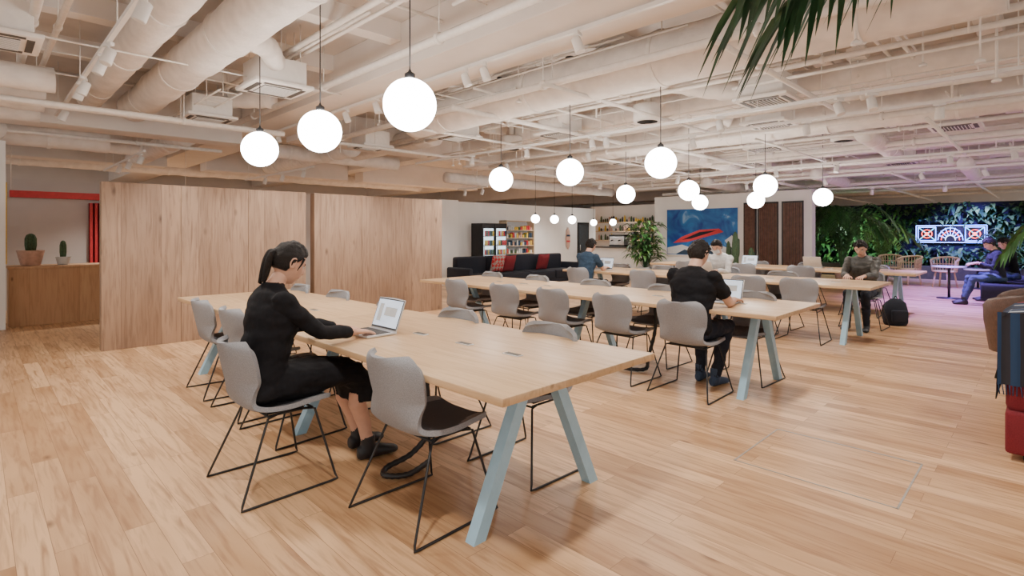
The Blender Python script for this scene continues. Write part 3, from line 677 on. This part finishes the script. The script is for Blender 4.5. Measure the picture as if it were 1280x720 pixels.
# fridges
b=MB()
for i in range(2):
    x=10.3+i*.5; b.bx(x,x+.48,11.5,11.98,0,1.7,'black'); b.bx(x+.05,x+.43,11.49,11.5,.15,1.55,'cool')
    for k in range(5):
        z=.25+k*.27; b.bx(x+.04,x+.44,11.47,11.49,z-.02,z,'alu')
        for q in range(6): b.tube([(x+.09+q*.062,11.465,z),(x+.09+q*.062,11.465,z+.15)],.022,random.choice(['red','cactus','potw','yellow','bluecloth']),8)
    b.tube([(x+.03,11.44,.6),(x+.03,11.44,1.1)],.01,'alu')
b.obj('glass_door_fridge')
b=MB(); b.bx(11.45,12.65,11.95,11.98,.5,1.75,'potw')
for k in range(5):
    z=.55+k*.24; b.bx(11.45,12.65,11.68,11.98,z-.02,z,'cane')
    for q in range(13):
        h=U(.08,.17); b.bx(11.5+q*.088,11.5+q*.088+.06,11.72,11.85,z,z+h,random.choice(['red','yellow','potw','terra','cactus','white','bluecloth']))
b.bx(11.42,11.45,11.66,11.98,0,1.8,'cane'); b.bx(12.65,12.68,11.66,11.98,0,1.8,'cane'); b.bx(11.42,12.68,11.66,11.98,1.78,1.8,'cane'); b.obj('snack_shelf')
b=MB(); b.loft([((14.75,11.97,.85),(.01,0,0),(0,.012,0)),((14.75,11.97,.95),(.09,0,0),(0,.014,0)),((14.75,11.97,1.25),(.13,0,0),(0,.014,0)),((14.75,11.97,1.5),(.09,0,0),(0,.014,0)),((14.75,11.97,1.62),(.01,0,0),(0,.012,0))],'terra',20); b.bx(14.66,14.84,11.945,11.955,1.1,1.16,'red'); b.bx(14.66,14.84,11.945,11.955,1.3,1.36,'bluecloth'); b.obj('surfboard_wall_art')
b=MB(); b.bx(15.3,15.95,11.96,11.995,0,1.8,'black'); b.bx(15.36,15.89,11.95,11.96,.1,1.72,'glass'); b.tube([(15.4,11.93,.8),(15.4,11.93,1.0)],.012,'alu'); b.obj('door_1')
# kitchen bar
b=MB(); b.bx(15.6,16.2,9.5,11.6,0,.9,'white'); b.bx(15.55,16.25,9.45,11.65,.9,.95,'dark',bev=.005)
b.obj('bar_counter')
b=MB(); b.bx(18.0,18.1,9.3,13.4,0,2.5,'white'); b.obj('wall_kitchen')
b=MB()
for z in (1.15,1.5,1.85):
    b.bx(17.7,17.98,9.5,13,z-.03,z,'cane')
    for q in range(34): y=9.55+q*.1; h=U(.1,.26); b.tube([(17.82,y,z),(17.82,y,z+h*.7),(17.82,y,z+h)],[.035,.035,.014],random.choice(['glass','terra','potw','cactus','dark','yellow']),8)
b.obj('bottle_shelf')
b=MB(); b.box((0,0,.2),(.4,.6,.3),'alu',bev=.02); b.box((0,0,.38),(.42,.62,.06),'black',bev=.01); b.box((0,0,.03),(.42,.6,.05),'black'); 
for s in (-.15,.15): b.tube([(-.2,s,.22),(-.27,s,.22),(-.3,s,.2)],.02,'black')
b.obj('espresso_machine',(15.9,10.6,.951))
b=MB(); b.lathe([(.09,0),(.1,.02),(.06,.25),(.11,.35),(.11,.5),(.09,.52)],'black'); b.obj('coffee_grinder',(15.9,10.0,.951))
# mural
b=MB(); x=15.97
b.bx(x-.01,15.995,6.5,8.85,.7,2.2,'white')
m,nt,bs=_nt('mural_sky'); tc=nt.nodes.new('ShaderNodeTexCoord'); n=nt.nodes.new('ShaderNodeTexNoise'); n.inputs['Scale'].default_value=1.6; n.inputs['Detail'].default_value=5; n.inputs['Distortion'].default_value=1.2
rp=nt.nodes.new('ShaderNodeValToRGB'); cr=rp.color_ramp; cr.elements[0].position=.35; cr.elements[0].color=(.005,.04,.25,1); cr.elements[1].position=.62; cr.elements[1].color=(.02,.18,.5,1); e=cr.elements.new(.74); e.color=(.45,.65,.8,1)
nt.links.new(tc.outputs['Object'],n.inputs['Vector']); nt.links.new(n.outputs['Fac'],rp.inputs['Fac']); nt.links.new(rp.outputs['Color'],bs.inputs['Base Color']); M['mural']=m
b.bx(x-.02,x-.01,6.53,8.82,.73,2.17,'mural')
def poly(pts,k,dx):
    b.add([(x-dx,p[0],p[1]) for p in pts]+[(x-dx+.003,p[0],p[1]) for p in pts],[tuple(range(len(pts))),tuple(range(2*len(pts)-1,len(pts)-1,-1))],k)
poly([(8.6,1.1),(8.3,1.3),(7.7,1.52),(7.1,1.55),(6.95,1.45),(7.5,1.3),(8.1,1.14)],'red',.024)
poly([(8.3,1.2),(7.7,1.45),(7.15,1.5),(7.4,1.42),(8.0,1.24)],'navy',.028)
poly([(8.8,.75),(8.8,.95),(8.3,1.05),(7.8,.9),(7.2,1.1),(6.6,.9),(6.55,.75)],'potw',.024)
poly([(8.5,.75),(8.2,.9),(7.9,.8),(7.5,.95),(7.1,.75)],'bluecloth',.028)
poly([(6.9,1.2),(6.7,1.35),(6.56,1.2),(6.56,.95),(6.8,1.0)],'potw',.028)
b.obj('wall_mural_painting')
for (y0,y1) in ((4.75,5.3),(5.4,5.95),(6.0,6.35)):
    b=MB(); b.bx(15.93,15.99,y0,y1,.0,2.3,'black')
    for i in range(9): yy=y0+.02+(y1-y0-.06)*i/9; b.bx(15.88,15.93,yy,yy+(y1-y0)/9*.6,.1,2.25,'brownslat')
    b.obj('slatted_shutter')
# feature wall and neon sign
b=MB(); b.bx(21.3,21.58,-4,7.4,0,2.35,'navy'); b.obj('feature_wall_panel')
for nm,c,e in (('neonb',(.12,.25,1),12),('neonr',(1,.08,.05),8),('neonw',(.7,.8,1),7),('neonc',(.1,.6,.9),6)): M[nm]=mat(nm+'_tube',c,.3,emis=e,ecol=c,var=.01)
b=MB(); X0=21.22
b.bx(21.25,21.3,1.3,3.05,1.1,1.68,'black')
def ntube(pts,k,r=.010): b.tube([(X0,p[0],p[1]) for p in pts],r,k,6)
def rect(y0,y1,z0,z1,k): ntube([(y0,z0),(y1,z0)],k);ntube([(y1,z0),(y1,z1)],k);ntube([(y1,z1),(y0,z1)],k);ntube([(y0,z1),(y0,z0)],k)
rect(1.33,3.02,1.13,1.65,'neonb')
for yc in (1.6,2.75):
    rect(yc-.22,yc+.22,1.18,1.6,'neonb'); ntube([(yc+.13*math.cos(a*.5236),1.39+.13*math.sin(a*.5236)) for a in range(13)],'neonr')
    ntube([(yc-.2,1.2),(yc+.2,1.58)],'neonc');ntube([(yc-.2,1.58),(yc+.2,1.2)],'neonc'); b.sph((X0,yc,1.39),.05,'neonr')
for r_,k in ((.3,'neonb'),(.22,'neonr'),(.12,'neonw')): ntube([(2.175+r_*math.cos(a*PI/12),1.2+r_*1.25*math.sin(a*PI/12)) for a in range(13)],k)
for a in range(1,8): ntube([(2.175+.12*math.cos(a*PI/8),1.2+.15*math.sin(a*PI/8)),(2.175+.32*math.cos(a*PI/8),1.2+.4*math.sin(a*PI/8))],'neonb')
b.obj('neon_sign')
PUR=(.34,.2,1)
spot((20.0,1.6,2.65),1100,1.9,aim=(.5,0,-1),col=(.25,.2,1)); spot((16.4,1.5,2.55),1500,1.6,col=PUR); spot((13.8,1.5,2.55),1700,1.45,col=PUR); spot((11.8,1.1,2.5),800,1.3,col=(.45,.3,1)); spot((19.6,4.6,2.5),420,2,aim=(.5,0,-1),col=(.85,1,.9)); spot((19.6,-.6,2.5),500,2,aim=(.5,0,-1),col=(.35,.35,1))
# leaves
def leaf(b,p,d,L,W,k,droop=.3):
    d=V(d).normalized(); s=d.cross(V((0,0,1)));
    if s.length<.1: s=V((1,0,0))
    s.normalize(); n=s.cross(d); p=V(p); dz=V((0,0,-1))
    pts=[p,p+d*L*.35+n*.02*L,p+d*L*.7+dz*L*droop*.4,p+d*L+dz*L*droop]
    w=[.12*W,W*.5,W*.38,0.01*W]; vs=[];fs=[]
    for q,ww in zip(pts,w): vs+= [q-s*ww-n*ww*.25*-1, q, q+s*ww+n*ww*.25]
    for i in range(3):
        a=i*3; fs+=[(a,a+1,a+4,a+3),(a+1,a+2,a+5,a+4)]
    b.add(vs,fs,k,True)
b=MB()
for i in range(3000):
    y=U(-3.9,7.3); z=U(.35,2.3)
    if 1.2<y<3.15 and 1.02<z<1.75: continue
    bulge=.25+.25*noise.noise(V((y*1.3,z*1.5,0)))
    leaf(b,(21.29-U(0,bulge),y,z),(-1,U(-1,1),U(-.5,.8)),U(.15,.42),U(.05,.16),random.choice(['leaf','leaf2','leaf','leaf3']),U(.1,.7))
b.bx(20.7,21.28,-3.9,7.3,0,.4,'dark'); b.obj('living_plant_wall')
def bush(loc,h,spread,n,pot=.22,ks=('leaf','leaf3'),W=.1,L=.35,name='potted_plant'):
    b=MB(); b.lathe([(pot*.7,0),(pot,.35),(pot*.9,.35),(pot*.88,.32)],'potw'); b.lathe([(pot*.88,.31),(.001,.31)],'soil')
    for i in range(n):
        a=U(0,2*PI); r=spread*U(.1,1)**.7; zt=.35+(h-.35)*U(.15,1); p=V((r*math.cos(a)*.6,r*math.sin(a)*.6,zt)); 
        if i%3==0: b.tube(catmull([(0,0,.3),(p.x*.4,p.y*.4,zt*.7),p],4),.006,'leaf2',5)
        leaf(b,p,(math.cos(a),math.sin(a),U(-.1,.9)),L*U(.6,1.2),W*U(.7,1.4),random.choice(ks),U(.2,.8))
    return b.obj(name,loc,U(0,6))
def frond(b,pts,n,L,k='leaf',W=.016,rr=.012,fold=.35,down=0,flat=False):
    P=catmull(pts,8); m=len(P)-1
    b.tube(P,[rr*(1-.75*i/m) for i in range(m+1)],k,6)
    for i in range(n):
        t=.18+.82*i/(n-1); q=t*m; a=int(min(q,m-1)); p=P[a].lerp(P[a+1],q-a); tg=(P[a+1]-P[a]).normalized()
        if flat: tg=V((tg.x,tg.y,max(tg.z,-.25))).normalized()
        s=tg.cross(V((0,0,1)))
        if s.length<.05: s=V((1,0,0))
        s.normalize(); ll=L*math.sin(PI*(.12+.8*t))**.6
        for sg in (-1,1):
            d=(tg*.75+s*sg*.8+V((0,0,U(-.1,.1)+fold*.3-down))).normalized(); leaf(b,p,d,ll*U(.88,1.08),W*2,k,fold+U(-.08,.15))
def palm(loc,h,n,L,LL,nleaf=24,pot=.22,W=.016,name='potted_palm',k='leaf'):
    b=MB(); b.lathe([(pot*.75,0),(pot,.38),(pot*.92,.38),(pot*.9,.34)],'terra'); b.lathe([(pot*.9,.33),(.001,.33)],'soil')
    for i in range(n):
        a=2*PI*i/n+U(-.3,.3); c,s=math.cos(a),math.sin(a); e=U(.6,1.15); hh=h*U(.8,1)
        frond(b,[(.03*c,.03*s,.33),(L*.15*c*e,L*.15*s*e,hh*.6),(L*.45*c*e,L*.45*s*e,hh),(L*.85*c*e,L*.85*s*e,hh*.92),(L*1.1*c*e,L*1.1*s*e,hh*.72)],nleaf,LL,k,W)
    return b.obj(name,loc)
palm((17.6,4.2,0),2.2,18,1.15,.45,24,W=.024); palm((19.4,3.6,0),1.7,11,.9,.35,18,W=.02,k='leaf3'); palm((19.6,5.5,0),1.9,12,.9,.35,18,W=.02)
bush((14.9,9.0,0),1.75,.75,260,W=.11,L=.34); bush((19.9,.9,0),1.5,.6,160); bush((20.0,-.2,0),1.7,.7,160,ks=('leaf','leaf2'))
cactus((13.9,5.75,0),.35,.2,1.1,.08,'terra',True); cactus((13.9,5.35,0),.3,.17,.75,.07,'potw',True); cactus((14.3,6.1,0),.3,.17,.9,.06,'terra',True)
def wicker():
    b=MB(); b.lathe([(.001,.40),(.25,.40),(.27,.42),(.25,.44),(.001,.44)],'cane',seg=24)
    for a in (.6,2.2,3.9,5.5): b.tube([(.2*math.cos(a),.2*math.sin(a),.41),(.27*math.cos(a),.27*math.sin(a),0)],.02,'rattan')
    rim=[(.29*math.cos(a),.29*math.sin(a),.78-.10*abs(a-PI)/1.9*abs(a-PI)/1.9) for a in [PI-1.9+3.8*i/16 for i in range(17)]]
    b.tube(rim,.024,'rattan')
    for q in rim[::1]: b.tube([q,(q[0]*.88,q[1]*.88,.42)],.012,'rattan',5)
    b.tube([(q[0]*.95,q[1]*.95,.6) for q in rim],.012,'rattan',6)
    return b.mesh('w')
wm=wicker()
for (x,y,r) in ((18.2,2.75,2.6),(17.9,1.95,2.9),(18.9,3.3,3.3)): inst('cane_armchair',wm,(x,y,0),r)
def rtable(loc,r,h,k='potw'):
    b=MB(); b.lathe([(.001,h-.03),(r,h-.03),(r+.005,h-.015),(r,h),(.001,h)],k,seg=32); b.tube([(0,0,h-.03),(0,0,.02)],.025,'black'); b.lathe([(.22,0),(.22,.012),(.04,.03)],'black'); b.obj('round_side_table',loc)
rtable((14.9,1.55,0),.3,.7); rtable((18.0,1.3,0),.28,.5)
b=MB(); b.bx(13.6,17,-.2,.95,.12,.44,'navy',bev=.04); b.bx(13.6,17,-.4,-.2,.12,.85,'navy',bev=.04)
for xx in (13.7,16.9):
    for yy in (-.3,.85): b.tube([(xx,yy,0),(xx,yy,.13)],.02,'black')
b.obj('lounge_bench')
# right foreground : red sofa with throw over its arm
b=MB(); b.bx(4.52,5.5,-2.0,.2,.04,.3,'redsofa',bev=.02); b.bx(4.55,5.3,-2.0,.03,.3,.46,'redsofa',bev=.05); b.bx(5.2,5.5,-2.0,.2,.3,.9,'redsofa',bev=.06); b.bx(4.56,5.5,.02,.2,.28,.88,'redsofa',bev=.05)
for xx in (4.6,5.4):
    for yy in (-1.9,.1): b.tube([(xx,yy,0),(xx,yy,.06)],.02,'black')
b.obj('red_sofa')
m,nt,bs=_nt('woven_throw'); tc=nt.nodes.new('ShaderNodeTexCoord'); wv=nt.nodes.new('ShaderNodeTexWave'); wv.wave_type='BANDS'; wv.bands_direction='X'; wv.inputs['Scale'].default_value=2.2; wv.inputs['Distortion'].default_value=.4
rp=nt.nodes.new('ShaderNodeValToRGB'); cr=rp.color_ramp; cr.interpolation='CONSTANT'; cr.elements[0].color=(.012,.018,.04,1); cr.elements[1].position=.5; cr.elements[1].color=(.02,.05,.12,1); e=cr.elements.new(.93); e.color=(.4,.42,.45,1); e=cr.elements.new(.25); e.color=(.03,.03,.04,1)
nt.links.new(tc.outputs['Object'],wv.inputs['Vector']); nt.links.new(wv.outputs['Fac'],rp.inputs['Fac']); nt.links.new(rp.outputs['Color'],bs.inputs['Base Color']); bs.inputs['Roughness'].default_value=.95; M['throw']=m
b=MB(); vs=[];fs=[]; prof=[(-.005,.50),(.0,.7),(.005,.87),(.04,.905),(.11,.915),(.18,.905),(.222,.87),(.228,.7),(.232,.55),(.238,.42)]; ny=30
for i,(yy,zz) in enumerate(prof):
    for j in range(ny+1): xx=4.535+.66*j/ny; vs.append((xx,yy+.008*math.sin(j*.9+i*.3)*(1 if i>4 else -.3),zz+.004*math.sin(j*1.3)))
for i in range(len(prof)-1):
    for j in range(ny): a=i*(ny+1)+j; fs.append((a,a+1,a+ny+2,a+ny+1))
b.add(vs,fs,'throw',True)
vs=[];fs=[]
for i in range(9):
    for j in range(11): yy=.0+.235*j/10; vs.append((4.535+.01*math.sin(j*1.7),yy,.91-.45*i/8))
for i in range(8):
    for j in range(10): a=i*11+j; fs.append((a,a+1,a+12,a+11))
b.add(vs,fs,'throw',True)
for j in range(40): xx=4.54+.65*j/39; b.tube([(xx,.238,.425),(xx+U(-.01,.01),.243,.36)],.003,'throw',4)
for j in range(14): yy=.01+.22*j/13; b.tube([(4.535,yy,.462),(4.53,yy+U(-.01,.01),.40)],.003,'throw',4)
b.obj('woven_throw_blanket')
# brown leather tub chair
b=MB(); arc=[2.2*(-1+2*i/14) for i in range(15)]
vs=[];fs=[]
for (ro,z) in ((.30,.30),(.32,.45),(.34,.7),(.345,.84),(.33,.87),(.29,.87),(.275,.84),(.27,.7),(.26,.45),(.26,.30)):
    for a in arc:
        zz=z if z<.5 else z-.16*(abs(a)/2.2)**2; vs.append((-ro*math.cos(a),ro*math.sin(a),zz))
for i in range(9):
    for j in range(14): a=i*15+j; fs.append((a,a+1,a+16,a+15))
fs.append(tuple(i*15 for i in range(10))); fs.append(tuple(i*15+14 for i in range(9,-1,-1)))
b.add(vs,fs,'leather',True); b.lathe([(.25,.3),(.28,.34),(.28,.43),(.24,.46),(.001,.465)],'leather')
for a in (.7,2.4,3.9,5.5): b.tube([(.2*math.cos(a),.2*math.sin(a),.31),(.27*math.cos(a),.27*math.sin(a),0)],.015,'black')
tub=b.mesh('tub'); inst('leather_tub_chair',tub,(6.9,.12,0),.5); inst('leather_tub_chair',tub,(8.2,.1,0),.9)
# overhanging palm (plant stands right of the camera)
b=MB(); bx,by=2.30,-.52
b.lathe([(.2,0),(.26,.42),(.24,.42),(.235,.38)],'terra',T=TR(bx,by,0)); b.lathe([(.235,.37),(.001,.37)],'soil',T=TR(bx,by,0))
b.tube(catmull([(bx,by,.36),(bx+.02,by,.9),(bx-.01,by+.02,1.5)],6),[.05]*6+[.042]*7,'leather',12)
def fr(pts,n=30,L=.42,down=0,W=.011,flat=False): frond(b,[(bx,by,1.45)]+pts,n,L,'leaf2',W,.009,fold=.45,down=down,flat=flat)
fr([(2.3,-.35,2.3),(2.15,-.1,2.64),(1.92,.15,2.56),(1.68,.38,2.30),(1.52,.56,2.10)],34,.48,.55,.013,True)
fr([(2.38,-.3,2.3),(2.3,-.05,2.66),(2.08,.22,2.54),(1.88,.42,2.28),(1.76,.55,2.10)],32,.46,.6,.013,True)
fr([(2.6,-.5,2.0),(2.9,-.55,2.2),(3.3,-.6,2.1)]); fr([(2.2,-.8,2.1),(2.1,-1.2,2.2),(2,-1.5,2.0)]); fr([(2.5,-.9,2.0),(2.7,-1.2,2.1),(2.9,-1.5,1.9)]); fr([(2.0,-.6,2.0),(1.7,-.8,2.2),(1.5,-1.0,2.05)])
b.obj('potted_palm')
palm((6.3,-.8,0),1.98,10,.95,.36,20,W=.014)

# ------------------------------------------------------------------ world, camera
w=bpy.data.worlds.new('world'); bpy.context.scene.world=w; w.use_nodes=True
bg=w.node_tree.nodes['Background']; bg.inputs[0].default_value=(1,.95,.89,1); bg.inputs[1].default_value=1.35
cam=bpy.data.cameras.new('camera'); co=bpy.data.objects.new('camera',cam); bpy.context.scene.collection.objects.link(co)
cam.sensor_width=36; cam.lens=673/1280*36; cam.shift_y=-68/1280; cam.clip_start=.05
co.location=(0,0,1.4); co.rotation_euler=(PI/2,0,-PI/4); bpy.context.scene.camera=co
